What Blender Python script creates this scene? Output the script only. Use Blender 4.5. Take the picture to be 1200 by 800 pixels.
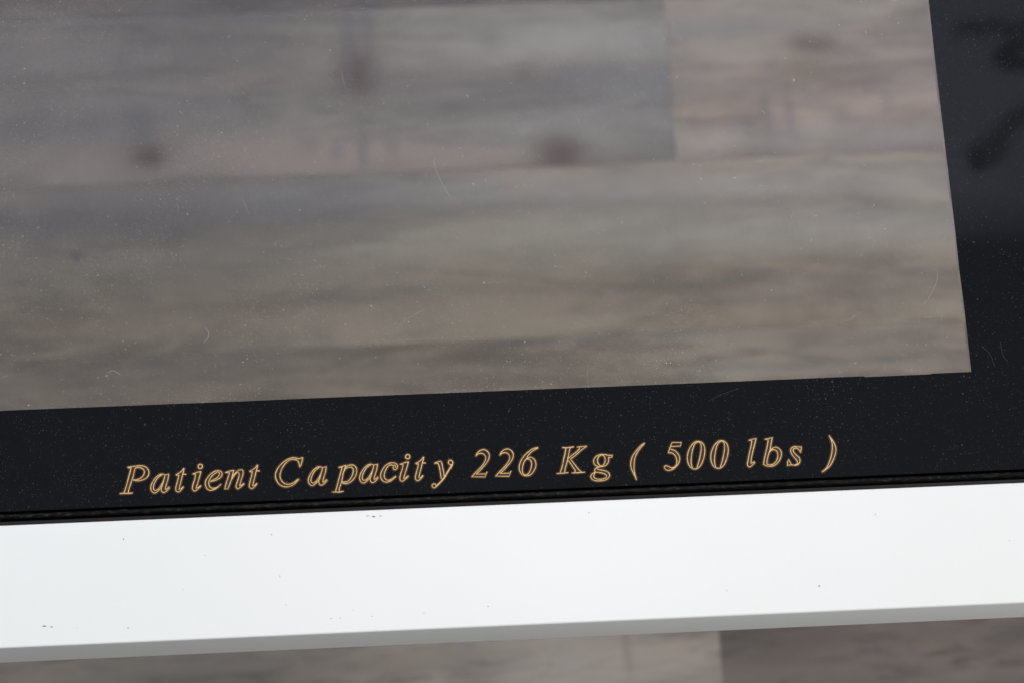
import bpy, bmesh, math, random
from mathutils import Matrix, Vector
random.seed(4)
sc = bpy.context.scene
for o in list(bpy.data.objects): bpy.data.objects.remove(o)

# ------------------------------------------------------------------ camera
cam_d = bpy.data.cameras.new('camera'); cam = bpy.data.objects.new('camera', cam_d)
sc.collection.objects.link(cam); sc.camera = cam
R = ((0.9982799480677207, -0.042926037766911986, 0.03993119792270883),
     (-0.05243246925973253, -0.958416917033555, 0.28051354568224146),
     (0.026229400550453003, -0.28212473912354696, -0.959019108319138))
CP = Vector((-0.03354221, -0.23563138, 1.58557605))
m = Matrix(((R[0][0], -R[0][1], -R[0][2], CP.x), (R[1][0], -R[1][1], -R[1][2], CP.y), (R[2][0], -R[2][1], -R[2][2], CP.z), (0, 0, 0, 1)))
cam.matrix_world = m
cam_d.sensor_width = 36; cam_d.lens = 72; cam_d.clip_start = .05; cam_d.clip_end = 50
cam_d.dof.use_dof = True; cam_d.dof.focus_distance = .842; cam_d.dof.aperture_fstop = 11; cam_d.dof.aperture_blades = 9

# ------------------------------------------------------------------ light
w = bpy.data.worlds.new('World'); sc.world = w; w.use_nodes = True
w.node_tree.nodes['Background'].inputs[0].default_value = (.90, .94, 1, 1)
w.node_tree.nodes['Background'].inputs[1].default_value = .32
def area(name, loc, target, sx, sy, power, col):
    l = bpy.data.lights.new(name, 'AREA'); l.shape = 'RECTANGLE'; l.size = sx; l.size_y = sy; l.energy = power; l.color = col
    o = bpy.data.objects.new(name, l); sc.collection.objects.link(o); o.location = loc
    o.rotation_euler = (Vector(target) - Vector(loc)).to_track_quat('-Z', 'Y').to_euler()
    return o
area('softbox_lamp', (1.6, .25, 2.3), (.1, .1, .6), 1.0, 1.0, 39.5, (1, .985, .965))
area('softbox_lamp', (-1.6, .15, 2.3), (-.1, .1, .6), 1.0, 1.0, 24, (.97, .99, 1))
area('added_ceiling_bounce', (0, 2.9, .6), (0, 1.2, 2.7), .9, .9, 38, (.93, .96, 1))  # added upward light, brightens the ceiling for its reflection
area('added_rail_fill', (-.5, -2.4, 1.25), (-.1, 0, .7), 1.6, 1.0, 6, (1, .98, .96))  # added low light that only lifts the rail's front face
sc.view_settings.view_transform = 'Standard'; sc.view_settings.look = 'None'
sc.view_settings.exposure = 0; sc.view_settings.gamma = 1

# ------------------------------------------------------------------ helpers
F = 2400.
def at(px, py, z):
    "point at height z seen at a pixel of the 1200 x 800 photograph"
    c = ((px - 600) / F, (py - 400) / F, 1.)
    d = Vector([sum(R[i][j] * c[j] for j in range(3)) for i in range(3)])
    return CP + d * ((z - CP.z) / d.z)
def mirror(px, py, z):
    "point at height z that the table top reflects at that pixel"
    p = at(px, py, ZT); d = (p - CP).normalized(); d.z = -d.z
    return p + d * ((z - ZT) / d.z)
ZT = .78
def obj(name, me, mats, parent=None, loc=(0, 0, 0), rz=0, kind=None):
    if not isinstance(mats, (list, tuple)): mats = [mats]
    if isinstance(me, bmesh.types.BMesh):
        bm = me; me = bpy.data.meshes.new(name); bm.to_mesh(me); bm.free()
    if not me.materials:
        for k in mats: me.materials.append(k)
    o = bpy.data.objects.new(name, me); sc.collection.objects.link(o)
    o.location = loc; o.rotation_euler = (0, 0, rz); o.parent = parent
    if kind: o['kind'] = kind
    return o
def tag(o, label, cat, group=None):
    o['label'] = label; o['category'] = cat
    if group: o['group'] = group
def pyd(name, v, f, mi=None, smooth=False):
    me = bpy.data.meshes.new(name); me.from_pydata([tuple(p) for p in v], [], f); me.update()
    if mi:
        for p, k in zip(me.polygons, mi): p.material_index = k
    if smooth:
        for p in me.polygons: p.use_smooth = True
    return me
def box(bm, x0, x1, y0, y1, z0, z1):
    g = bmesh.ops.create_cube(bm, size=1); vs = g['verts']
    for v in vs:
        v.co = Vector((x0 if v.co.x < 0 else x1, y0 if v.co.y < 0 else y1, z0 if v.co.z < 0 else z1))
    return vs
def extrude_x(name, prof, x0, x1, segs=1, smooth=True):
    "closed y,z profile swept along x, with end caps"
    n = len(prof); v = []; f = []
    for s in range(segs + 1):
        x = x0 + (x1 - x0) * s / segs
        v += [(x, y, z) for y, z in prof]
    for s in range(segs):
        for i in range(n):
            a, b = s * n + i, s * n + (i + 1) % n
            f.append((a, b, b + n, a + n))
    f.append(tuple(range(n))); f.append(tuple(segs * n + i for i in reversed(range(n))))
    me = pyd(name, v, f, None, smooth)
    bm = bmesh.new(); bm.from_mesh(me); bmesh.ops.recalc_face_normals(bm, faces=bm.faces); bm.to_mesh(me); bm.free()
    return me
def rounded(y0, y1, z0, z1, r, n=6):
    out = []
    for cx, cy, a0 in ((y1 - r, z1 - r, 0), (y0 + r, z1 - r, 90), (y0 + r, z0 + r, 180), (y1 - r, z0 + r, 270)):
        for k in range(n + 1):
            a = math.radians(a0 + 90 * k / n); out.append((cx + r * math.cos(a), cy + r * math.sin(a)))
    return out

# ------------------------------------------------------------------ materials
class N:
    def __init__(s, name):
        s.m = bpy.data.materials.new(name); s.m.use_nodes = True; s.t = s.m.node_tree
        s.t.nodes.clear(); s.out = s.t.nodes.new('ShaderNodeOutputMaterial')
    def n(s, typ, ins=None, **props):
        nd = s.t.nodes.new('ShaderNode' + typ)
        for k, v in props.items(): setattr(nd, k, v)
        for k, v in (ins or {}).items(): s.set(nd.inputs[k], v)
        return nd
    def set(s, inp, v):
        if isinstance(v, bpy.types.NodeSocket): s.t.links.new(v, inp)
        elif isinstance(v, bpy.types.Node): s.t.links.new(v.outputs[0], inp)
        elif isinstance(v, (tuple, list)) and len(v) == 3 and inp.type == 'RGBA': inp.default_value = (*v, 1)
        else: inp.default_value = v
    def math(s, op, a, b=0, c=0, clamp=False):
        nd = s.n('Math', operation=op, use_clamp=clamp); s.set(nd.inputs[0], a); s.set(nd.inputs[1], b); s.set(nd.inputs[2], c); return nd.outputs[0]
    def mix(s, f, a, b, mode='MIX'):
        nd = s.n('Mix', data_type='RGBA', blend_type=mode); s.set(nd.inputs[0], f); s.set(nd.inputs[6], a); s.set(nd.inputs[7], b); return nd.outputs[2]
    def ramp(s, f, stops):
        nd = s.n('ValToRGB'); s.set(nd.inputs[0], f); e = nd.color_ramp.elements
        while len(e) < len(stops): e.new(.5)
        for k, (p, c) in zip(e, stops): k.position = p; k.color = (*c, 1) if isinstance(c, tuple) else (c, c, c, 1)
        return nd.outputs[0]
    def obco(s, scale=(1, 1, 1), loc=(0, 0, 0)):
        tc = s.n('TexCoord'); mp = s.n('Mapping'); s.t.links.new(tc.outputs['Object'], mp.inputs[0])
        mp.inputs['Scale'].default_value = scale; mp.inputs['Location'].default_value = loc; return mp.outputs[0]
    def noise(s, vec, scale, detail=3, rough=.5, dist=0):
        return s.n('TexNoise', {'Vector': vec, 'Scale': scale, 'Detail': detail, 'Roughness': rough, 'Distortion': dist}).outputs[0]
    def dust(s, co, cell, rad, keep):
        "small round specks: one in some cells of a Voronoi lattice"
        v = s.n('TexVoronoi', {'Vector': co, 'Scale': 1 / cell}, voronoi_dimensions='2D')
        sep = s.n('SeparateColor', {0: v.outputs['Color']})
        r = s.math('MULTIPLY', s.math('POWER', sep.outputs[1], 1.6), rad / cell)
        on = s.math('LESS_THAN', sep.outputs[0], keep)
        spot = s.math('SUBTRACT', 1, s.math('DIVIDE', v.outputs['Distance'], s.math('ADD', r, .004)), clamp=True)
        return s.math('MULTIPLY', s.math('MULTIPLY', spot, on), s.math('MULTIPLY', sep.outputs[2], 1.6), clamp=True)
    def end(s, sh, bump=None): s.set(s.out.inputs[0], sh); return s.m
def dust_mask(b, co, k=1.):
    nv = b.n('TexNoise', {'Vector': co, 'Scale': 900., 'Detail': 2.})
    co2 = b.n('VectorMath', operation='MULTIPLY_ADD', ins={0: nv.outputs['Color'], 1: (.0009, .0009, 0), 2: co}).outputs[0]
    a = b.dust(co2, .0036, .00042, .6); c = b.dust(co2, .0010, .00030, .5); d = b.dust(co2, .014, .0006, .35)
    patch = b.ramp(b.noise(co, 22, 3), [(.35, .35), (.7, 1.)])
    s = b.math('ADD', b.math('MULTIPLY', a, .9), b.math('MULTIPLY', c, .75))
    s = b.math('ADD', b.math('MULTIPLY', s, patch), b.math('MULTIPLY', d, .5), clamp=True)
    return b.math('MULTIPLY', s, k, 0, True)

b = N('clear acrylic')
co = b.obco()
fr = b.n('Fresnel', {'IOR': 1.49})
body = b.n('MixShader', {0: fr, 1: b.n('BsdfTransparent', {0: (.965, .965, .955)}), 2: b.n('BsdfGlossy', {0: (1, 1, 1), 'Roughness': .05})})
CLEAR = b.end(body)
b = N('clear acrylic with dust')
co = b.obco()
fr = b.n('Fresnel', {'IOR': 1.49})
body = b.n('MixShader', {0: fr, 1: b.n('BsdfTransparent', {0: (.965, .965, .955)}), 2: b.n('BsdfGlossy', {0: (1, 1, 1), 'Roughness': .06})})
film = b.math('MULTIPLY', b.ramp(b.noise(co, 9, 4, .6), [(.3, .55), (.75, 1.)]), .032)
k = b.math('ADD', film, b.math('MULTIPLY', dust_mask(b, co), .6), clamp=True)
DUSTY = b.end(b.n('MixShader', {0: k, 1: body, 2: b.n('BsdfDiffuse', {0: (.72, .72, .70)})}))

b = N('gloss black paint')
co = b.obco()
k = dust_mask(b, co)
base = b.mix(b.math('MULTIPLY', k, .18), (.0088, .0096, .0112), (.55, .55, .54))
rg = b.ramp(b.noise(co, 40, 4), [(.3, .03), (.7, .06)])
BLACK = b.end(b.n('BsdfPrincipled', {'Base Color': base, 'Roughness': rg, 'IOR': 1.5}))

b = N('black rubber')
co = b.obco()
sc_ = b.noise(b.obco((.7, 1.6, 1)), 620, 6, .75)
base = b.mix(b.ramp(sc_, [(.50, 0.), (.66, 1.)]), (.0015, .002, .002), (.040, .034, .031))
RUBBER = b.end(b.n('BsdfPrincipled', {'Base Color': base, 'Roughness': .6, 'Specular IOR Level': .12}))
b = N('dirty brown gap')
base = b.mix(b.ramp(b.noise(b.obco((1, 3, 3)), 90, 5, .7), [(.5, 0.), (.8, 1.)]), (.0035, .0022, .002), (.020, .009, .005))
GAP = b.end(b.n('BsdfPrincipled', {'Base Color': base, 'Roughness': .8}))

b = N('white powder coat')
co = b.obco()
t = b.ramp(b.noise(co, 5, 4, .6), [(.3, (.835, .86, .85)), (.7, (.865, .88, .878))])
dirt = b.ramp(b.noise(b.obco((1, 1, 1)), 120, 5, .75), [(.70, 0.), (.82, 1.)])
t = b.mix(b.math('MULTIPLY', dirt, .12), t, (.5, .47, .44))
bp = b.n('Bump', {'Height': b.noise(co, 420, 3, .6), 'Strength': .16, 'Distance': .0003})
WHITE = b.end(b.n('BsdfPrincipled', {'Base Color': t, 'Roughness': .55, 'Specular IOR Level': .35, 'Normal': bp.outputs[0]}))
def plain(name, col, rough=.6, metal=0):
    b = N(name); return b.end(b.n('BsdfPrincipled', {'Base Color': col, 'Roughness': rough, 'Metallic': metal}))
CHIP = plain('worn grey chip', (.42, .42, .42)); CHIPD = plain('worn dark chip', (.16, .15, .15)); CHIPR = plain('rust speck', (.24, .08, .07))
GOLD = None
b = N('pale gold engraving')
t = b.ramp(b.noise(b.obco(), 420, 3, .6), [(.3, (.60, .36, .115)), (.7, (.93, .66, .30))])
GOLD = b.end(b.n('BsdfPrincipled', {'Base Color': t, 'Roughness': .55}))
BURN = plain('burnt amber edge of engraving', (.052, .019, .003), .6)
BURNIN = BURN

PAL = [(.17, .155, .145), (.25, .235, .215), (.33, .315, .30)]
def wood(name, pal, knots=(), streaks_and_shade=(), seed=0., fine=.40):
    "printed oak: pal dark/mid/light; knots (x, y, rx, ry, strength, colour), streaks (x, y, rx, ry, strength, colour) in plank metres; the broad left ones are painted shade"
    b = N(name)
    co = b.obco((1, 1, 1), (seed, seed * .7, 0))
    warp = b.noise(b.obco((1, 2.2, 1), (seed, 0, 0)), 2.6, 3, .5)
    long_ = b.obco((1.1, 7, 1), (seed * 3, seed, 0))
    g1 = b.noise(long_, 3.2, 6, .6, 1.6)
    g2 = b.noise(b.obco((8.0, 44, 1), (seed, seed * 5, 0)), 2.6, 7, .68, .9)
    g3 = b.noise(b.obco((12, 300, 1), (seed, 0, 0)), 2., 4, .6)
    s = b.math('ADD', b.math('ADD', .225, b.math('MULTIPLY', g1, .55)), b.math('MULTIPLY', b.math('SUBTRACT', g2, .5), fine))
    s = b.math('ADD', s, b.math('MULTIPLY', g3, .10))
    s = b.math('ADD', s, b.math('MULTIPLY', b.math('SUBTRACT', warp, .5), .35))
    col = b.ramp(s, [(.415, pal[0]), (.50, pal[1]), (.585, pal[2])])
    blot = b.noise(b.obco((2.2, 5, 1), (seed * 6, 2, 0)), 2.4, 4, .6, .5)
    col = b.mix(1., col, b.ramp(blot, [(.38, .72), (.60, 1.16)]), 'MULTIPLY')
    tint = b.noise(b.obco((1.3, 8, 1), (seed * 2, 1, 0)), 2.2, 3)
    col = b.mix(b.ramp(tint, [(.42, 0.), (.62, .55)]), col, (1.12, .95, .90), 'MULTIPLY')
    tint2 = b.noise(b.obco((1.1, 6, 1), (seed * 4, 3, 0)), 2.6, 3)
    col = b.mix(b.ramp(tint2, [(.5, 0.), (.7, .5)]), col, (.98, 1.01, .95), 'MULTIPLY')
    col = b.mix(1., col, (.80, .745, .685), 'MULTIPLY')
    plain_co = b.obco(); sp = b.n('SeparateXYZ', {0: plain_co})
    wob = b.math('MULTIPLY', b.math('SUBTRACT', b.noise(plain_co, 30, 3), .5), 1.1)
    for (x, y, rx, ry, st, c) in list(streaks_and_shade) + list(knots):
        dx = b.math('DIVIDE', b.math('SUBTRACT', sp.outputs[0], x), rx); dy = b.math('DIVIDE', b.math('SUBTRACT', sp.outputs[1], y), ry)
        d = b.math('ADD', b.math('ADD', b.math('MULTIPLY', dx, dx), b.math('MULTIPLY', dy, dy)), wob)
        k = b.math('MULTIPLY', b.math('EXPONENT', b.math('MULTIPLY', d, -1)), st, clamp=True)
        col = b.mix(k, col, c)
    bp = b.n('Bump', {'Height': g2, 'Strength': .25, 'Distance': .0006})
    return b.end(b.n('BsdfPrincipled', {'Base Color': col, 'Roughness': .6, 'Normal': bp.outputs[0]}))

GLYPHS = [
    ('P', (-159.72, -56.09), [
        ('s', 1, [(3.07,10.68),(4.66,10.86),(6.53,11.04),(8.4,11.07),(10.09,10.55),(11.11,9.44),(11.48,8.17),(11.11,6.74),(10.08,5.73),(8.58,5.13),(6.9,4.98),(5.22,5.29)]),
        ('s', 1, [(4.38,10.33),(4.01,8.81),(3.35,6.34),(2.61,3.49),(1.95,1.41),(1.49,0.32)]),
        ('s', 1, [(6.06,10.35),(5.59,8.73),(5.13,6.64),(4.66,5.31),(4.01,3.23),(3.45,1.53),(3.26,0.24)]),
        ('s', 1.25, [(-0.0,0.07),(1.67,0.08),(3.45,0.0),(4.84,0.09)]),
        ('s', 1, [(3.07,10.74),(3.54,10.37),(4.47,10.42)]),
        ('s', 1, [(6.25,10.25),(7.47,10.42),(8.78,9.93),(9.62,8.93),(9.52,7.59),(8.77,6.47),(7.46,5.66),(6.25,5.39),(5.22,5.58)]),
    ]),
    ('a', (-147.5, -56.44), [
        ('s', 1, [(5.62,7.24),(4.22,7.59),(3.09,7.16),(1.78,6.07),(0.65,4.39),(-0.0,2.69),(0.09,1.35),(0.83,0.26),(1.76,0.02),(2.7,0.65),(3.82,1.75),(4.57,2.67)]),
        ('s', 1, [(4.4,7.29),(2.9,6.3),(1.78,4.72),(1.12,3.02),(1.02,1.88),(1.58,1.08),(2.51,1.23),(3.64,2.33),(4.76,4.2),(5.43,5.9),(5.52,6.85)]),
        ('s', 1, [(5.62,7.04),(5.24,5.33),(4.76,3.62),(4.19,1.92),(4.28,0.67),(5.03,0.0),(6.05,0.4),(6.9,1.22),(7.46,1.86)]),
        ('s', 1, [(7.12,7.45),(6.83,5.45),(6.26,3.55),(5.78,1.85),(5.87,1.08)]),
        ('l', 1, [(5.87,1.11),(6.43,1.53),(7.18,2.2)]),
        ('l', 1.1, [(5.62,7.14),(7.12,7.45)]),
    ]),
    ('t', (-137.63, -56.41), [
        ('s', 1, [(3.24,9.52),(2.48,8.49),(1.26,7.59),(0.22,7.06)]),
        ('l', 1, [(0.22,7.06),(0.6,6.75),(1.35,6.91)]),
        ('s', 1, [(1.35,6.91),(0.86,4.82),(0.29,2.73),(0.0,1.21),(0.37,0.23),(1.21,0.0),(2.05,0.63),(3.09,1.83)]),
        ('s', 1, [(3.42,9.41),(3.13,8.17),(2.75,6.84),(2.27,4.75),(1.69,2.66),(1.4,1.14)]),
        ('l', 1, [(1.4,1.05),(2.05,1.11),(3.0,2.03)]),
        ('l', 1.4, [(2.85,7.15),(4.06,7.05)]),
    ]),
    ('i', (-130.99, -56.34), [
        ('c', 1.1, [(4.09,9.9),(3.92,9.39),(3.49,9.09),(2.95,9.11),(2.52,9.45),(2.37,9.98),(2.53,10.5),(2.97,10.8),(3.5,10.78),(3.93,10.43)]),
        ('s', 1, [(0.24,6.96),(1.27,7.3),(2.4,7.69),(3.52,7.71)]),
        ('l', 1, [(0.24,6.96),(1.36,6.81)]),
        ('s', 1, [(1.36,6.81),(1.06,5.09),(0.39,3.01),(0.0,1.3),(0.37,0.23),(1.11,-0.0),(2.15,0.72),(3.47,1.9)]),
        ('s', 1, [(3.43,7.64),(2.94,5.77),(2.36,3.88),(1.69,1.79),(1.5,1.04)]),
        ('l', 1, [(1.5,1.0),(2.34,1.38),(3.28,2.1)]),
    ]),
    ('e', (-125.83, -56.31), [
        ('s', 1, [(6.82,6.22),(6.55,7.19),(5.71,7.77),(4.74,7.83),(3.23,7.33),(1.72,6.14),(0.39,4.28),(-0.0,2.76),(0.45,1.01),(1.65,-0.0),(3.15,0.12),(4.31,0.56),(5.26,1.29),(6.2,2.2)]),
        ('s', 1, [(6.82,6.22),(6.24,5.09),(4.92,4.28),(3.6,3.79),(2.1,3.49)]),
        ('s', 1, [(5.14,7.45),(4.35,6.99),(2.84,5.9),(1.7,4.22),(1.4,2.7),(1.85,1.33),(2.97,0.7),(4.47,0.92),(5.45,1.51)]),
        ('s', 1, [(5.14,7.45),(5.7,6.85),(5.5,5.89),(4.74,4.96),(3.42,4.26),(2.1,3.64)]),
    ]),
    ('n', (-118.15, -56.25), [
        ('s', 1, [(0.46,6.86),(1.78,7.29),(3.75,7.64)]),
        ('l', 1, [(0.46,6.86),(1.96,6.7)]),
        ('s', 1, [(2.05,6.69),(1.56,5.08),(0.78,2.81),(0.09,0.24)]),
        ('s', 1, [(3.75,7.64),(3.26,5.77),(2.66,3.68),(1.98,1.79),(1.31,0.19)]),
        ('l', 1, [(-0.0,0.15),(1.34,0.19)]),
        ('s', 1, [(3.06,5.01),(4.01,6.12),(5.34,7.31),(6.66,7.73),(7.49,7.02),(7.28,5.39),(6.59,3.3),(6.0,1.22)]),
        ('l', 1, [(6.0,1.18),(6.75,1.47),(7.7,2.1)]),
        ('s', 1, [(2.76,3.68),(3.81,5.36),(4.95,6.56),(5.8,6.42),(5.87,5.26),(5.28,3.37),(4.6,1.28),(4.77,0.31),(5.42,-0.0),(6.37,0.62),(7.79,1.81)]),
    ]),
    ('t', (-108.31, -56.42), [
        ('s', 1, [(3.33,9.53),(2.56,8.5),(1.32,7.6),(0.28,7.07)]),
        ('l', 1, [(0.28,7.07),(0.65,6.76),(1.4,6.92)]),
        ('s', 1, [(1.4,6.92),(0.9,4.82),(0.3,2.73),(-0.0,1.21),(0.36,0.23),(1.19,-0.0),(2.05,0.63),(3.1,1.83)]),
        ('s', 1, [(3.51,9.43),(3.21,8.18),(2.81,6.85),(2.31,4.76),(1.71,2.67),(1.4,1.14)]),
        ('l', 1, [(1.4,1.05),(2.06,1.11),(3.01,2.03)]),
        ('l', 1.4, [(2.91,7.16),(4.13,7.06)]),
    ]),
    ('C', (-97.76, -56.31), [
        ('s', 1, [(10.98,11.66),(10.22,11.4),(9.46,11.24),(8.34,11.62),(6.84,11.75),(4.94,11.16),(2.84,9.71),(1.11,7.86),(0.13,5.78),(0.0,4.05),(0.62,2.29),(1.72,0.89),(3.39,0.04),(5.08,0.0),(6.78,0.56),(8.11,1.55),(9.36,2.84)]),
        ('s', 1, [(9.76,8.03),(9.51,9.4),(8.88,10.59),(7.76,11.03),(6.07,11.01),(4.35,9.83),(3.0,8.16),(2.11,6.27),(1.79,4.55),(2.14,2.99),(3.23,1.59),(4.53,0.99),(6.04,1.07),(7.55,1.77),(8.89,2.87)]),
        ('s', 1.1, [(11.07,11.56),(10.75,10.12),(10.25,8.59),(9.76,7.84)]),
    ]),
    ('a', (-84.65, -56.34), [
        ('s', 1, [(5.76,7.25),(4.36,7.61),(3.22,7.18),(1.87,6.08),(0.7,4.4),(0.0,2.7),(0.07,1.35),(0.79,0.26),(1.72,0.02),(2.68,0.65),(3.83,1.75),(4.61,2.68)]),
        ('s', 1, [(4.54,7.31),(3.01,6.32),(1.84,4.73),(1.14,3.03),(1.02,1.88),(1.56,1.08),(2.5,1.23),(3.66,2.33),(4.83,4.21),(5.54,5.91),(5.66,6.87)]),
        ('s', 1, [(5.76,7.06),(5.33,5.34),(4.82,3.63),(4.21,1.92),(4.27,0.67),(5.01,0.0),(6.05,0.39),(6.92,1.22),(7.5,1.87)]),
        ('s', 1, [(7.27,7.47),(6.94,5.46),(6.32,3.56),(5.81,1.85),(5.88,1.08)]),
        ('l', 1, [(5.88,1.11),(6.46,1.53),(7.23,2.21)]),
        ('l', 1.1, [(5.76,7.16),(7.27,7.47)]),
    ]),
    ('p', (-75.17, -59.51), [
        ('s', 1, [(2.82,10.11),(4.15,10.44),(5.76,10.88)]),
        ('l', 1, [(2.82,10.11),(4.04,10.05)]),
        ('s', 1, [(4.14,10.05),(3.61,8.24),(2.79,5.58),(2.05,2.91),(1.23,0.26)]),
        ('s', 1, [(5.76,10.88),(5.06,9.33),(4.44,7.43),(4.1,5.51),(3.47,3.23),(2.76,1.34),(2.82,0.19)]),
        ('l', 1.1, [(0.0,0.18),(2.81,-0.0),(4.32,0.27)]),
        ('s', 1, [(5.54,9.7),(6.42,10.62),(7.74,10.95),(9.05,10.6),(9.87,9.49),(9.91,7.75),(9.19,5.86),(7.92,4.37),(6.39,3.48),(5.07,3.35),(3.96,3.79)]),
        ('s', 1, [(4.74,8.19),(5.63,9.5),(6.96,10.02),(8.09,9.87),(8.62,8.78),(8.29,7.06),(7.39,5.36),(6.23,4.26),(4.9,4.03),(3.97,4.17)]),
    ]),
    ('a', (-64.09, -56.25), [
        ('s', 1, [(5.8,7.26),(4.39,7.62),(3.25,7.19),(1.89,6.09),(0.71,4.41),(-0.0,2.7),(0.05,1.35),(0.76,0.26),(1.7,0.02),(2.66,0.65),(3.82,1.75),(4.61,2.68)]),
        ('s', 1, [(4.57,7.32),(3.03,6.33),(1.85,4.74),(1.14,3.03),(1.0,1.88),(1.54,1.09),(2.49,1.23),(3.65,2.34),(4.85,4.21),(5.56,5.92),(5.69,6.88)]),
        ('s', 1, [(5.79,7.07),(5.36,5.35),(4.83,3.63),(4.21,1.93),(4.26,0.67),(4.99,0.0),(6.04,0.39),(6.91,1.22),(7.5,1.87)]),
        ('s', 1, [(7.31,7.48),(6.96,5.47),(6.33,3.56),(5.8,1.85),(5.87,1.08)]),
        ('l', 1, [(5.87,1.12),(6.45,1.53),(7.23,2.21)]),
        ('l', 1.1, [(5.79,7.17),(7.31,7.48)]),
    ]),
    ('c', (-55.66, -56.3), [
        ('s', 1, [(6.9,6.45),(6.55,7.24),(5.44,7.77),(3.93,7.75),(2.2,6.86),(0.82,5.18),(-0.0,3.29),(0.13,1.55),(1.03,0.35),(2.33,-0.0),(4.04,0.49),(6.08,2.04)]),
        ('s', 1, [(4.65,6.94),(3.52,6.8),(2.34,5.5),(1.52,3.6),(1.46,2.06),(2.18,0.97),(3.3,0.72),(4.64,1.33),(5.99,2.24)]),
        ('s', 1, [(4.65,6.84),(5.4,6.61),(5.09,5.85),(5.43,5.06),(6.09,4.98),(6.77,5.58),(6.9,6.54)]),
        ('s', 1, [(5.59,6.9),(6.15,6.58),(6.08,5.81)]),
    ]),
    ('i', (-48.03, -56.23), [
        ('c', 1.1, [(4.36,9.94),(4.18,9.43),(3.73,9.12),(3.2,9.15),(2.77,9.49),(2.63,10.02),(2.81,10.54),(3.26,10.84),(3.8,10.82),(4.22,10.47)]),
        ('s', 1, [(0.4,6.98),(1.45,7.32),(2.6,7.72),(3.73,7.74)]),
        ('l', 1, [(0.4,6.98),(1.53,6.84)]),
        ('s', 1, [(1.53,6.84),(1.18,5.11),(0.44,3.02),(-0.0,1.3),(0.34,0.22),(1.08,-0.0),(2.14,0.72),(3.51,1.91)]),
        ('s', 1, [(3.64,7.67),(3.09,5.79),(2.45,3.89),(1.71,1.8),(1.5,1.04)]),
        ('l', 1, [(1.5,1.0),(2.36,1.38),(3.33,2.11)]),
    ]),
    ('t', (-41.81, -56.27), [
        ('s', 1, [(3.54,9.56),(2.74,8.53),(1.47,7.62),(0.41,7.09)]),
        ('l', 1, [(0.41,7.09),(0.78,6.78),(1.54,6.94)]),
        ('s', 1, [(1.54,6.94),(0.99,4.83),(0.34,2.74),(-0.0,1.21),(0.33,0.23),(1.17,-0.0),(2.05,0.63),(3.13,1.83)]),
        ('s', 1, [(3.72,9.46),(3.39,8.21),(2.96,6.87),(2.4,4.77),(1.75,2.67),(1.41,1.14)]),
        ('l', 1, [(1.4,1.05),(2.07,1.11),(3.05,2.03)]),
        ('l', 1.4, [(3.06,7.18),(4.29,7.08)]),
    ]),
    ('y', (-35.21, -59.46), [
        ('s', 1, [(1.36,10.02),(2.61,10.45),(3.76,10.73),(4.29,9.89),(4.58,7.94),(4.88,5.99),(4.99,4.24)]),
        ('s', 1, [(1.36,10.02),(2.77,9.76),(3.27,8.19),(3.55,5.86),(3.83,3.53)]),
        ('c', 1, [(1.58,0.74),(1.41,0.27),(1.0,-0.0),(0.51,0.02),(0.13,0.33),(-0.0,0.81),(0.17,1.28),(0.58,1.55),(1.06,1.53),(1.45,1.22)]),
        ('s', 1.7, [(1.43,0.26),(3.0,1.73),(4.77,3.58),(6.19,5.73),(7.61,7.99),(8.26,9.12)]),
        ('s', 1, [(8.26,9.08),(7.38,9.26),(6.91,10.06),(7.26,10.82),(8.02,10.97),(8.65,10.27),(8.61,9.3),(7.78,7.59)]),
    ]),
    ('2', (-19.1, -56.04), [
        ('s', 1, [(2.01,8.87),(2.73,10.1),(3.92,11.02),(5.45,11.3),(6.74,10.5),(7.43,9.11),(7.15,7.37),(6.12,5.67),(4.72,4.18)]),
        ('s', 1, [(2.11,8.87),(2.9,9.61),(4.24,9.84),(5.26,9.4),(5.96,8.2),(5.69,6.66),(4.57,4.97),(3.17,3.48),(1.59,2.01),(0.0,0.34)]),
        ('s', 1, [(4.82,4.28),(3.42,2.79),(1.74,1.26)]),
        ('l', 1, [(0.0,0.34),(5.27,-0.0),(6.23,2.18),(5.34,1.25),(1.75,1.32)]),
    ]),
    ('2', (-9.47, -56.21), [
        ('s', 1, [(2.04,8.87),(2.77,10.11),(3.95,11.02),(5.49,11.3),(6.78,10.5),(7.46,9.11),(7.18,7.37),(6.14,5.67),(4.74,4.19)]),
        ('s', 1, [(2.14,8.87),(2.93,9.61),(4.27,9.84),(5.29,9.41),(5.99,8.21),(5.72,6.66),(4.59,4.97),(3.19,3.48),(1.6,2.01),(0.0,0.34)]),
        ('s', 1, [(4.84,4.28),(3.44,2.79),(1.75,1.27)]),
        ('l', 1, [(0.0,0.34),(5.28,-0.0),(6.24,2.18),(5.34,1.25),(1.75,1.32)]),
    ]),
    ('6', (0.17, -56.33), [
        ('s', 1, [(7.89,11.43),(6.16,11.12),(4.19,9.94),(2.41,8.47),(0.98,6.59),(0.1,4.5),(0.0,2.56),(0.67,0.98),(1.76,0.16),(3.08,0.0),(4.43,0.42),(5.84,1.91),(6.71,4.0),(6.62,5.75),(5.93,6.95),(4.82,7.54),(3.67,7.34),(3.09,7.08)]),
        ('s', 1, [(7.88,11.23),(6.12,10.34),(4.53,9.15),(3.31,7.65)]),
        ('c', 1, [(3.65,6.95),(4.57,6.43),(5.07,5.24),(4.78,3.31),(3.92,1.41),(2.92,0.49),(1.79,0.55),(1.19,1.73),(1.28,3.47),(1.86,5.39),(2.68,6.61)]),
    ]),
    ('K', (15.26, -56.02), [
        ('s', 1.2, [(2.82,10.66),(4.14,10.5),(5.86,10.61),(7.29,10.74)]),
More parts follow.
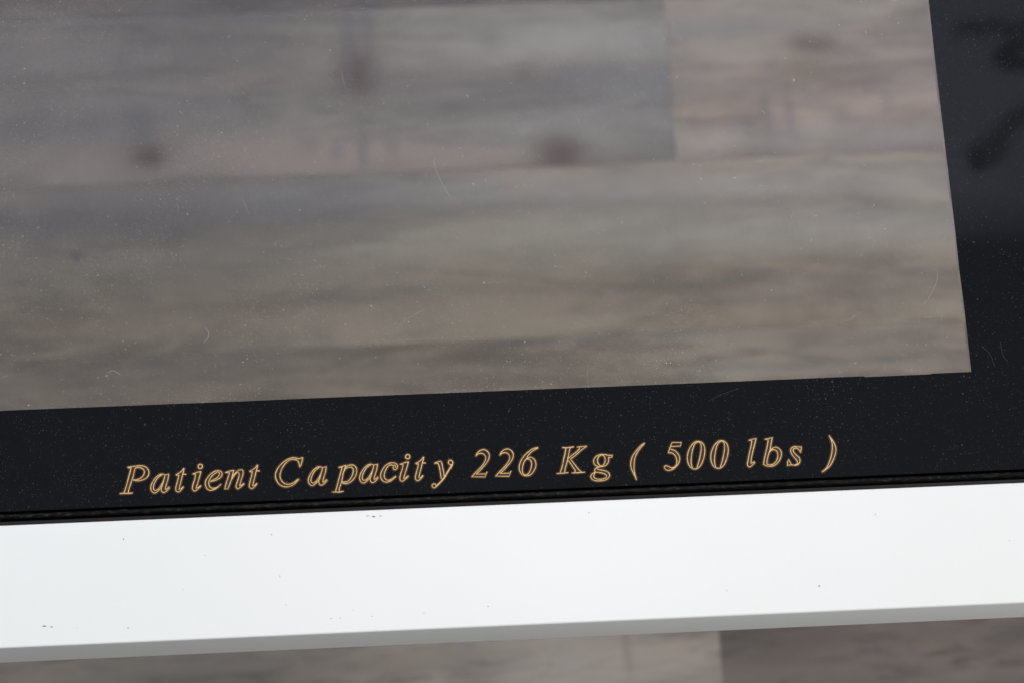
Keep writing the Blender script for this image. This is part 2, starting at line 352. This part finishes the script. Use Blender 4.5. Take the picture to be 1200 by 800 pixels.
        ('s', 1, [(4.13,10.4),(3.84,8.76),(3.01,5.88),(2.27,3.0),(1.25,0.33)]),
        ('s', 1, [(5.95,10.51),(5.36,8.69),(4.85,6.57),(4.03,3.89),(3.33,1.78),(3.06,0.34)]),
        ('l', 1.2, [(0.0,0.0),(2.19,0.09),(4.37,0.19)]),
        ('l', 1.1, [(8.81,10.57),(10.62,10.68),(12.53,10.79)]),
        ('s', 1, [(9.47,10.54),(9.62,9.85),(8.0,8.37),(6.42,7.27),(5.02,6.17)]),
        ('s', 1, [(12.42,10.6),(10.54,9.42),(8.74,7.95),(7.14,6.66),(5.76,5.85)]),
        ('s', 1, [(4.68,5.31),(5.65,4.01),(6.5,2.41),(7.36,1.02),(7.13,0.25)]),
        ('s', 1, [(5.66,5.85),(6.8,4.15),(8.01,2.34),(9.07,0.94),(9.96,0.12)]),
        ('l', 1.2, [(6.07,0.01),(8.44,-0.0),(11.1,0.07)]),
    ]),
    ('g', (28.77, -59.8), [
        ('s', 1, [(9.19,10.32),(7.67,10.39),(6.17,10.75),(4.46,10.83),(2.91,10.32),(1.78,9.1),(1.51,7.76),(2.09,6.56),(3.38,5.92),(4.9,5.85),(6.26,6.27),(7.38,7.48),(7.65,8.64),(7.61,9.51)]),
        ('l', 1.1, [(9.19,10.32),(8.98,9.55),(7.61,9.51)]),
        ('c', 1, [(4.92,10.61),(5.93,10.08),(6.22,8.7),(5.95,7.36),(4.92,6.14),(3.8,6.48),(3.12,7.68),(3.2,9.04),(3.84,10.08)]),
        ('s', 1, [(4.9,5.95),(3.56,5.72),(2.4,5.38),(1.79,4.83),(1.75,4.15),(2.0,3.66)]),
        ('s', 1, [(2.5,5.42),(2.84,4.88),(4.43,4.42),(6.1,3.95),(7.28,3.12),(7.59,2.04),(6.85,0.92),(5.48,0.21),(3.57,0.0),(1.69,0.19),(0.4,0.83),(0.0,2.01),(0.74,3.14),(2.1,3.75)]),
        ('c', 1, [(2.09,3.56),(3.79,3.38),(5.46,2.82),(6.36,2.0),(5.92,1.15),(4.18,0.65),(2.3,0.84),(1.21,1.57),(1.37,2.72)]),
    ]),
    ('(', (45.24, -59.96), [
        ('s', 1, [(6.07,14.87),(4.38,13.78),(2.52,11.81),(0.84,9.55),(0.0,7.06),(0.04,4.92),(0.59,3.15),(1.4,1.18),(1.79,-0.0)]),
        ('s', 1, [(5.97,14.68),(4.11,12.71),(2.63,10.64),(1.61,8.35),(1.25,5.84),(1.18,3.51),(1.51,1.37),(1.79,-0.0)]),
    ]),
    ('5', (58.71, -56.77), [
        ('l', 1, [(7.5,11.31),(3.88,11.48),(3.2,10.04),(2.06,7.46)]),
        ('l', 1, [(7.5,11.31),(7.2,9.86),(3.38,9.8)]),
        ('s', 1, [(3.01,8.69),(4.59,8.13),(5.82,6.8),(6.45,5.02),(6.02,3.09),(4.66,1.4),(3.05,0.31),(1.5,-0.0),(0.31,0.54),(-0.0,1.52),(0.7,1.98),(1.81,1.54),(2.9,0.9),(3.68,1.16)]),
        ('s', 1, [(2.04,7.27),(3.56,7.1),(4.63,6.08),(5.17,4.49),(5.15,2.94),(4.48,1.61),(3.09,0.8)]),
    ]),
    ('0', (68.31, -56.68), [
        ('c', 1, [(4.8,11.39),(6.29,10.84),(7.2,9.13),(7.19,6.59),(6.41,3.9),(5.16,1.43),(3.73,0.23),(2.38,0.0),(0.92,0.85),(0.11,2.64),(0.0,4.98),(0.67,7.48),(2.0,9.76),(3.44,11.06)]),
        ('s', 1, [(4.79,11.24),(3.37,10.29),(2.34,7.99),(1.65,5.29),(1.34,2.58),(1.66,0.52)]),
        ('s', 1, [(4.97,11.19),(5.87,10.37),(5.89,8.21),(5.29,5.51),(4.52,3.01),(3.57,0.53)]),
    ]),
    ('0', (77.81, -56.84), [
        ('c', 1, [(4.82,11.4),(6.31,10.84),(7.22,9.14),(7.2,6.6),(6.41,3.9),(5.15,1.43),(3.72,0.23),(2.37,0.0),(0.91,0.85),(0.1,2.64),(-0.0,4.98),(0.68,7.48),(2.01,9.77),(3.45,11.07)]),
        ('s', 1, [(4.81,11.24),(3.39,10.29),(2.34,7.99),(1.65,5.29),(1.33,2.58),(1.65,0.52)]),
        ('s', 1, [(5.0,11.19),(5.88,10.37),(5.9,8.22),(5.3,5.51),(4.52,3.02),(3.55,0.53)]),
    ]),
    ('l', (92.39, -56.81), [
        ('l', 1, [(1.51,11.01),(2.88,11.34),(4.43,11.56)]),
        ('l', 1, [(1.51,11.01),(2.55,10.77)]),
        ('s', 1, [(2.64,10.76),(2.17,8.63),(1.25,5.74),(0.42,2.66),(-0.0,1.12),(0.39,0.13),(1.05,0.0),(1.96,0.64),(3.1,1.66)]),
        ('s', 1, [(4.43,11.56),(3.54,8.96),(2.64,6.26),(1.83,3.57),(1.46,1.44)]),
        ('l', 1, [(1.45,1.35),(2.05,1.61),(2.88,1.96)]),
    ]),
    ('b', (98.86, -56.99), [
        ('l', 1, [(1.57,11.28),(3.12,11.5),(4.59,11.83)]),
        ('l', 1, [(1.57,11.28),(2.79,11.03)]),
        ('s', 1, [(2.89,11.02),(2.28,8.51),(1.36,5.62),(0.53,2.73),(0.09,1.0)]),
        ('s', 1, [(4.59,11.83),(3.89,9.41),(3.29,6.89),(2.32,4.6),(1.66,2.48),(1.42,0.93)]),
        ('s', 1, [(3.45,6.59),(4.49,7.52),(5.86,7.75),(7.12,6.91),(7.74,5.32),(7.28,3.39),(6.06,1.5),(4.43,0.31),(2.68,0.0),(0.99,0.37),(-0.0,1.0)]),
        ('s', 1, [(2.8,5.74),(3.84,6.67),(5.19,6.71),(6.06,5.79),(6.21,4.22),(5.56,2.3),(4.3,1.0),(2.92,0.57),(1.42,0.93)]),
    ]),
    ('s', (108.57, -57.11), [
        ('s', 1, [(6.36,7.54),(5.09,7.6),(3.48,7.79),(2.13,7.03),(1.9,5.73),(2.46,4.29),(3.49,2.82),(4.19,1.61),(3.98,0.55),(3.01,0.13),(1.4,0.32),(-0.0,0.15)]),
        ('s', 1, [(6.36,7.54),(6.15,6.49),(5.8,5.27)]),
        ('s', 1, [(5.8,5.27),(5.22,6.53),(4.24,7.17),(3.04,6.75),(3.04,5.56),(4.08,4.21),(5.13,2.98),(5.23,1.56),(4.43,0.42),(3.11,0.0)]),
        ('l', 1, [(-0.0,0.15),(0.24,1.55),(0.69,2.71),(1.26,1.27),(1.64,0.31)]),
    ]),
    (')', (122.51, -60.32), [
        ('s', 1, [(4.21,14.84),(5.52,12.64),(6.33,10.23),(6.24,8.1),(5.29,5.54),(3.63,2.78),(1.85,1.21),(-0.0,-0.0)]),
        ('s', 1, [(4.32,14.72),(5.03,12.43),(5.03,10.05),(4.55,7.47),(3.44,4.44),(1.9,1.68),(0.01,0.12)]),
    ]),
]

# ------------------------------------------------------------------ floor
floor = obj('floor', pyd('floor', [(-4, -3, -.012), (4, -3, -.012), (4, 4, -.012), (-4, 4, -.012)], [(0, 1, 2, 3)]), plain('floor underlay', (.12, .11, .10)), kind='structure')
ROW = .148; Y0 = .378
def lay(x0, x1, row, mat, name='plank'):
    y0 = Y0 + row * ROW; L_, W_ = x1 - x0, ROW; e = .00006; bv = .00018
    hx, hy = L_ / 2 - e, W_ / 2 - e
    v = [(sx * hx, sy * hy, z) for z in (-.011, -bv) for sx, sy in ((-1, -1), (1, -1), (1, 1), (-1, 1))]
    v += [(sx * (hx - bv), sy * (hy - bv), 0) for sx, sy in ((-1, -1), (1, -1), (1, 1), (-1, 1))]
    f = [(i + a, (i + 1) % 4 + a, (i + 1) % 4 + a + 4, i + a + 4) for a in (0, 4) for i in range(4)] + [(8, 9, 10, 11)]
    return obj(name, pyd(name, v, f), mat, floor, ((x0 + x1) / 2, y0 + W_ / 2, 0))
def loc_of(x0, x1, row, px, py):
    p = at(px, py, 0); return p.x - (x0 + x1) / 2, p.y - (Y0 + row * ROW + ROW / 2)
def marks(x0, x1, row, lst):
    out = []
    for px, py, rx, ry, st, c in lst:
        x, y = loc_of(x0, x1, row, px, py); out.append((x, y, rx, ry, st, c))
    return out
LEN = 1.21
BROWN = (.07, .038, .024); DUSK = (.12, .115, .115); ROSE = (.30, .235, .205); PALE = (.37, .36, .345); BLUE = (.19, .195, .21); OLIVE = (.30, .30, .25)
P_grey = [(.135, .130, .128), (.212, .205, .200), (.285, .280, .270)]
P_rose = [(.20, .178, .166), (.285, .26, .245), (.36, .335, .312)]
P_mid = [(.135, .118, .104), (.235, .216, .190), (.36, .342, .305)]
P_dark = [(.095, .08, .08), (.135, .118, .115), (.175, .155, .145)]
P_pale = [(.19, .17, .155), (.30, .283, .26), (.36, .345, .32)]
special = {}
# the row seen across the top of the clear panel: grey plank, joint, rosy plank
x0, x1 = .177 - LEN, .177
special[(0, 1)] = (x0, x1, wood('grey oak with dark knots', P_grey, marks(x0, x1, 0, [
    (418, 80, .017, .026, .95, BROWN), (408, 45, .006, .034, .75, DUSK), (430, 42, .006, .034, .75, DUSK),
    (174, 182, .018, .014, .95, BROWN), (165, 150, .013, .020, .8, DUSK), (656, 181, .021, .018, .9, BROWN),
    (142, 76, .007, .010, .45, DUSK), (425, 172, .005, .020, .7, DUSK), (460, 172, .007, .010, .4, DUSK), (362, 170, .010, .010, .4, DUSK), (395, 178, .006, .012, .4, DUSK), (575, 45, .012, .012, .4, DUSK), (615, 85, .010, .010, .2, BROWN), (90, 55, .01, .01, .4, DUSK)]),
    marks(x0, x1, 0, [(620, 98, .17, .010, .55, DUSK), (760, 95, .06, .016, .5, BLUE), (60, 190, .20, .020, .55, (.24, .19, .17)), (40, 90, .34, .09, .42, (.13, .125, .123)), (300, 178, .16, .016, .45, ROSE), (500, 190, .14, .012, .55, ROSE),  # broad left patch is painted shade: the floor dims toward the left
                      (40, 145, .15, .018, .65, (.10, .097, .10)), (690, 50, .15, .020, .6, PALE), (700, 145, .12, .022, .45, PALE), (500, 203, .6, .0045, .35, DUSK)]), 1.3, .35))
special[(1, 1)] = (-.50, -.50 + LEN, wood('dusky oak', [(.11, .10, .105), (.16, .15, .15), (.22, .21, .205)], (), (), 11.2))
x0, x1 = .177, .177 + LEN
special[(0, 2)] = (x0, x1, wood('rosy oak', P_rose, marks(x0, x1, 0, [(950, 52, .020, .010, .7, BROWN), (945, 78, .022, .010, .45, (.17, .13, .06)), (925, 128, .004, .020, .5, DUSK), (897, 132, .004, .018, .45, DUSK), (872, 142, .012, .007, .45, DUSK), (985, 136, .010, .010, .4, DUSK), (1040, 120, .006, .014, .3, DUSK), (905, 75, .008, .008, .3, DUSK)]),
    marks(x0, x1, 0, [(840, 35, .13, .012, .5, BLUE), (800, 105, .05, .012, .5, DUSK), (940, 177, .6, .0045, .3, DUSK), (980, 160, .2, .012, .35, PALE)]), 4.1, .35))
# the row below it, across the middle
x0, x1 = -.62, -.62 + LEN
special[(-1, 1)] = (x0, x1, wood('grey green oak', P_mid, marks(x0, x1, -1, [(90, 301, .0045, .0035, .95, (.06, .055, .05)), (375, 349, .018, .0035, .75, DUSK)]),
    marks(x0, x1, -1, [(60, 310, .34, .10, .62, (.128, .117, .105)), (70, 256, .24, .022, .8, (.075, .067, .066)), (330, 247, .17, .010, .55, DUSK), (650, 240, .22, .006, .35, DUSK), (450, 222, .26, .011, .45, BLUE), (900, 215, .22, .014, .45, PALE),  # first entry paints the weaker light at the left into the wood
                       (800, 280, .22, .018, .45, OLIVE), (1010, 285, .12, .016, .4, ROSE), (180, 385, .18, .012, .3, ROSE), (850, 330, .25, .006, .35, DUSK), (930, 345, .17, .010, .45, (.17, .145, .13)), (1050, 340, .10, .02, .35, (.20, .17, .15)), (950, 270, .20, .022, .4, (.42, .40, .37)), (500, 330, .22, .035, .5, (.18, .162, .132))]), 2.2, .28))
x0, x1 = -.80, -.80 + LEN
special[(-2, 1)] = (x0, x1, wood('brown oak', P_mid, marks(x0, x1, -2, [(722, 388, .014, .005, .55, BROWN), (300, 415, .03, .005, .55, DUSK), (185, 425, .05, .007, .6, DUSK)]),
    marks(x0, x1, -2, [(650, 400, .06, .0035, .6, DUSK), (760, 394, .08, .005, .45, DUSK), (960, 392, .12, .008, .3, ROSE), (100, 455, .2, .012, .35, ROSE), (980, 425, .14, .006, .35, DUSK), (1030, 400, .12, .022, .5, (.21, .178, .16)), (100, 430, .36, .06, .6, (.135, .112, .10)), (520, 440, .2, .02, .35, (.2, .175, .14))]), 5.7, .6))  # widest dark entry is leftward light falloff put into the colour
# the row seen below the rail: pale plank, joint, dark plank
x0, x1 = .181 - LEN, .181
special[(-3, 1)] = (x0, x1, wood('pale oak', P_pale, marks(x0, x1, -3, [(733, 748, .003, .016, .6, (.2, .16, .13)), (738, 775, .004, .012, .3, (.2, .16, .13))]),
    marks(x0, x1, -3, [(200, 765, .3, .02, .45, (.22, .20, .18)), (700, 770, .12, .03, .35, PALE), (480, 780, .05, .008, .35, (.2, .17, .155)), (250, 790, .12, .006, .35, DUSK)]), 3.4, .7))
x0, x1 = .181, .181 + LEN
special[(-3, 2)] = (x0, x1, wood('dark oak', P_dark, (), marks(x0, x1, -3, [(1190, 740, .03, .02, .5, (.06, .05, .05)), (1000, 745, .15, .008, .35, (.08, .068, .07))]), 6.6, .9))
gen = [wood('oak print', p, (), (), s) for p, s in ((P_grey, 7.7), (P_mid, 8.3), (P_rose, 9.1))]
for r in range(-12, 13):
    cells = sorted(k for k in special if k[0] == r)
    if cells:
        lo = special[cells[0]][0]; hi = special[cells[-1]][1]
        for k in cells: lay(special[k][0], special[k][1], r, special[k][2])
    else:
        lo = hi = .9 + (r * .437) % .3
    x = hi
    while x < 2.6: lay(x, x + LEN, r, gen[(r + int(x * 7)) % 3]); x += LEN
    x = lo
    while x > -2.6: lay(x - LEN, x, r, gen[(r * 2 + int(x * 5)) % 3]); x -= LEN

# ------------------------------------------------------------------ ceiling (only seen mirrored in the table top)
e = mirror(1150, 226, 2.7).y
print('ceiling edge y', e)
obj('ceiling', pyd('ceiling', [(-4, e, 2.7), (-4, 4, 2.7), (4, 4, 2.7), (4, e, 2.7), (-4, e, 2.9), (-4, 4, 2.9), (4, 4, 2.9), (4, e, 2.9)],
    [(0, 1, 2, 3), (7, 6, 5, 4), (0, 3, 7, 4)]), plain('pale blue grey ceiling', (.62, .62, .80), .8), kind='structure')
obj('ceiling', pyd('ceiling', [(-4, -3, 2.9), (-4, e, 2.9), (4, e, 2.9), (4, -3, 2.9)], [(0, 1, 2, 3)]), plain('black ceiling', (.03, .03, .03), .8), kind='structure')

# ------------------------------------------------------------------ table
RZ = -.0042
table = bpy.data.objects.new('imaging_table', None); sc.collection.objects.link(table)
table.location = (0, 0, ZT); table.rotation_euler = (0, 0, RZ)
tag(table, 'clear topped patient table with black border, gold engraved lettering and white rail', 'medical table')
inv = Matrix.Rotation(-RZ, 3, 'Z')
def tl(px, py, z=0.):
    p = at(px, py, ZT + z); return inv @ Vector((p.x, p.y, 0))
wx = .5 * (tl(1138, 435).x + tl(1088, 0).x); wy = .5 * (tl(0, 481).y + tl(1138, 435).y)
by = tl(600, 574).y       # lower edge of the black border
ry = .5 * (tl(0, 614.5).y + tl(1200, 566.5).y)   # upper edge of the rail
rf = .5 * (tl(0, 760).y + tl(1200, 706).y)     # front edge of the rail
XL, XR, YT, TH = -1.0, .33, .62, .003
# clear panel
def slab(name, poly, z0, z1, mats, parent, top=0, rest=0):
    n = len(poly); v = [(x, y, z1) for x, y in poly] + [(x, y, z0) for x, y in poly]
    f = [tuple(range(n)), tuple(reversed(range(n, 2 * n)))] + [(i, i + n, (i + 1) % n + n, (i + 1) % n) for i in range(n)]
    return obj(name, pyd(name, v, f, [top] + [rest] * (n + 1)), mats, parent)
J = .00035
edge = [(XL, wy)]
x = XL
while x < wx - .05:
    x += .02 + .03 * random.random()
    if x < wx - .05: edge.append((x, wy + random.uniform(-.00010, .00010)))
sx = tl(1012, 440).x
edge = [p for p in edge if p[0] < sx - .01] + [(sx, wy), (sx + .0006, wy - J), (tl(1090, 437).x, wy - J * .8), (tl(1090, 437).x + .0008, wy)]
side = [(wx, wy)]
y = wy
while y < YT - .05:
    y += .012 + .03 * random.random(); side.append((wx + random.uniform(-.00013, .00013), y))
side[-1] = (wx, YT)
panel_poly = edge + side + [(XL, YT)]
slab('clear_panel', panel_poly, -TH, 0, [DUSTY, CLEAR], table, 0, 1)
# black border, L shaped, butted to the clear panel
g = .00004
bl = edge + side
poly = [(p[0] + (g if i >= len(edge) else 0), p[1] - (g if i < len(edge) else 0)) for i, p in enumerate(bl)]
poly = [(XL, by)] + [(XR, by), (XR, YT)] + list(reversed(poly))
n = len(poly)
bm = bmesh.new(); top = [bm.verts.new((x, y, .00002)) for x, y in poly]
ft = bm.faces.new(top)
r = bmesh.ops.extrude_face_region(bm, geom=[ft])
for v_ in r['geom']:
    if isinstance(v_, bmesh.types.BMVert): v_.co.z = -TH
bmesh.ops.recalc_face_normals(bm, faces=bm.faces)
bmesh.ops.triangulate(bm, faces=[f_ for f_ in bm.faces if len(f_.verts) > 4])
obj('black_border', bm, BLACK, table)
# rubber seal and dirty channel between border and rail
obj('rubber_seal', extrude_x('rubber_seal', rounded(by - .0026, by - .0009, -.006, -.0006, .0006, 4), XL, XR), RUBBER, table)
obj('channel', extrude_x('channel', [(ry - .004, -.02), (by + .004, -.02), (by + .004, -.009), (by - .0036, -.009), (by - .0036, -.0028), (ry - .004, -.0028)], XL, XR, smooth=False), GAP, table)
# white rail
rail = obj('rail', extrude_x('rail', rounded(rf, ry, -.039, .0012, .0009, 6), XL, XR + .1), WHITE, table)
for p in rail.data.polygons:
    if len(p.vertices) > 4: p.use_smooth = False

def flake(px, py, rx, ry_, mat, seed):
    rnd = random.Random(seed); c = tl(px, py, .0012); n = 9
    v = [(0, 0, .00006)] + [(rx * math.cos(2 * math.pi * i / n) * rnd.uniform(.5, 1.15), ry_ * math.sin(2 * math.pi * i / n) * rnd.uniform(.5, 1.15), .00003) for i in range(n)]
    f = [(0, 1 + i, 1 + (i + 1) % n) for i in range(n)]
    obj('paint_chip', pyd('paint_chip', v, f), mat, table, (c.x, c.y, .0012))
for i, (px, py, a, c, k) in enumerate([(52, 733, .8, .35, CHIPD), (60.5, 734, .8, .35, CHIP), (150, 735, .5, .25, CHIP), (145, 631, .3, .4, CHIPD), (438, 604.5, .9, .3, CHIPD), (431, 604, .7, .25, CHIP), (446, 604, .7, .25, CHIP),
        (388, 724, .6, .2, CHIP), (399, 723.5, .5, .2, CHIP), (436, 721.5, .8, .12, CHIP), (318, 626, .5, .25, CHIP), (90, 735, .25, .15, CHIP), (960, 686, .5, .3, CHIPR), (328, 675, .15, .8, CHIP), (335, 708, .3, .2, CHIP),
        (572, 710, .35, .3, CHIP), (1026, 602, .3, .3, CHIP), (690, 600, .4, .2, CHIP), (852, 691, .15, .5, CHIP), (1183, 633, .2, .3, CHIP), (215, 690, .25, .12, CHIP), (497, 718, .8, .1, CHIP), (240, 650, .2, .2, CHIP), (414, 714, .3, .15, CHIP)]):
    flake(px, py, a * .0010, c * .0010, k, i)

# ------------------------------------------------------------------ lettering
def smooth_path(mode, pts, step=.16):
    P = [Vector(p) for p in pts]; closed = mode == 'c'
    if mode == 'l': return P, False
    out = []; n = len(P); rng = n if closed else n - 1
    for i in range(rng):
        p0 = P[(i - 1) % n] if closed or i else P[0] * 2 - P[1]; p1 = P[i]; p2 = P[(i + 1) % n]
        p3 = P[(i + 2) % n] if closed or i + 2 < n else P[-1] * 2 - P[-2]
        k = max(2, int((p2 - p1).length / .35))
        for j in range(k):
            t = j / k
            out.append(.5 * ((2 * p1) + (p2 - p0) * t + (2 * p0 - 5 * p1 + 4 * p2 - p3) * t * t + (3 * p1 - p0 - 3 * p2 + p3) * t ** 3))
    if not closed: out.append(P[-1])
    return out, closed
def ribbon(v, f, mi, path, closed, wd, z0, z1, k, rnd=None):
    n = len(path); base = len(v); cols = 3
    for i, p in enumerate(path):
        a = path[(i - 1) % n] if closed or i else p; c = path[(i + 1) % n] if closed or i + 1 < n else p
        t = (c - a); t = t.normalized() if t.length > 1e-9 else Vector((1, 0)); nrm = Vector((-t.y, t.x))
        q = p.copy(); h = wd / 2 * (rnd.uniform(.88, 1.12) if rnd else 1)
        if not closed and i == 0: q = q - t * wd * .35; h *= .75
        if not closed and i == n - 1: q = q + t * wd * .35; h *= .75
        for s, z in ((-1, z0), (0, z1), (1, z0)):
            w_ = q + nrm * (h * s); v.append((w_.x / 1000, w_.y / 1000, z / 1000))
    for i in range(n if closed else n - 1):
        a, c = base + i * 3, base + ((i + 1) % n) * 3
        for s in (0, 1): f.append((a + s, c + s, c + s + 1, a + s + 1)); mi.append(k)
word = bpy.data.objects.new('inscription', None); sc.collection.objects.link(word); word.parent = table
rnd = random.Random(3)
for ch, o, strokes in GLYPHS:
    v, f, mi = [], [], []
    for j, (mode, wgt, pts) in enumerate(strokes):
        path, cl = smooth_path(mode, pts)
        ribbon(v, f, mi, path, cl, 1.4, .030 + j * .003, .032 + j * .003, 1)
        ribbon(v, f, mi, path, cl, .31 * wgt, .080 + j * .003, .120 + j * .003, 0, rnd)
    p = inv @ Vector((o[0] / 1000, o[1] / 1000, 0))
    me = pyd('letter', v, f, mi)
    bm = bmesh.new(); bm.from_mesh(me)
    for fc in bm.faces:
        fc.normal_update()
        if fc.normal.z < 0: fc.normal_flip()
    bm.to_mesh(me); bm.free()
    obj('letter', me, [GOLD, BURN], word, p, -RZ)

# ------------------------------------------------------------------ scratches (parts) and lint (things)
b = N('fine scratch'); SCR = b.end(b.n('MixShader', {0: .11, 1: b.n('BsdfTransparent'), 2: b.n('BsdfDiffuse', {0: (.8, .8, .8)})}))
LINT = plain('pale lint', (.25, .24, .23), .8)
def line(name, pts, wd, mat, parent, z=.0001, world=False):
    P = [tl(*q) if not world else at(q[0], q[1], ZT) for q in pts]
    P = [Vector((q.x * 1000, q.y * 1000)) for q in P]; c = sum(P, Vector((0, 0))) / len(P)
    path, _ = smooth_path('s', [q - c for q in P]); v, f, mi = [], [], []
    ribbon(v, f, mi, path, False, wd, z * 1000, z * 1000 + wd * .3, 0)
    zz = ZT if world else 0
    return obj(name, pyd(name, v, f, mi), mat, parent, (c.x / 1000, c.y / 1000, zz))
for pts, wd in [([(508, 188), (513, 205), (521, 220), (529, 233)], .34), ([(283, 232), (288, 243), (293, 252)], .26), ([(468, 381), (478, 373), (489, 367), (498, 363)], .28),
                ([(1099, 320), (1097, 332), (1091, 345), (1083, 357)], .34), ([(994, 376), (1000, 371), (1007, 366)], .26), ([(401, 84), (402, 95), (406, 106)], .26),
                ([(1103, 350), (1104, 365), (1103, 380)], .2), ([(430, 148), (424, 158), (425, 170)], .2), ([(830, 470), (845, 462), (866, 455)], .09),
                ([(905, 322), (925, 318), (948, 321)], .16), ([(570, 332), (580, 331), (588, 332)], .2), ([(690, 425), (688, 440), (690, 455)], .14),
                ([(1150, 405), (1160, 415), (1166, 430)], .10), ([(1172, 400), (1175, 415), (1181, 424)], .10), ([(100, 95), (105, 105), (108, 112)], .16), ([(760, 250), (775, 262), (782, 280)], .12)]:
    line('scratch', pts, wd, SCR, table)
for pts, lab in [([(240, 384), (244, 389), (244, 396), (239, 401)], 'short pale curl of lint on the clear top, upper left of the black border'),
                 ([(127, 437), (131, 434), (135, 435), (141, 439)], 'pale fibre lying just above the left end of the black border')]:
    tag(line('lint_fibre', pts, .34, LINT, None, .0002, True), lab, 'lint', 'bits of lint on the clear top')

# ------------------------------------------------------------------ unseen tubes added under the ceiling to make the dark reflected marks at the right
STAND_IN = plain('dark stand-in', (.02, .012, .012), .7)
def stand_in(pts, rad, z, lab):
    P = [mirror(px, py, z) for px, py in pts]
    cu = bpy.data.curves.new('unseen_stand_in', 'CURVE'); cu.dimensions = '3D'; cu.bevel_depth = rad; cu.bevel_resolution = 2
    s = cu.splines.new('NURBS'); s.points.add(len(P) - 1); s.use_endpoint_u = True; s.order_u = 3
    for q, p in zip(s.points, P): q.co = (p.x, p.y, p.z, 1)
    o = bpy.data.objects.new('curve', cu); me = bpy.data.meshes.new_from_object(o); bpy.data.objects.remove(o)
    o = obj('unseen_stand_in', me, STAND_IN); tag(o, lab, 'stand_in')
stand_in([(1120, 38), (1135, 28), (1150, 38), (1165, 26), (1180, 38), (1198, 28), (1230, 34)], .009, 2.55, 'wavy dark stand-in mirrored in the upper right of the black border')
stand_in([(1260, 40), (1205, 48), (1170, 62), (1172, 74), (1205, 76), (1260, 66)], .011, 2.55, 'looped dark stand-in mirrored below the wavy one in the black border')
stand_in([(1140, 188), (1160, 180), (1172, 168)], .019, 2.55, 'short thick dark stand-in mirrored at the right of the black border')
stand_in([(1165, 170), (1185, 140), (1215, 130), (1260, 128)], .013, 2.55, 'rising dark stand-in mirrored at the far right of the black border')
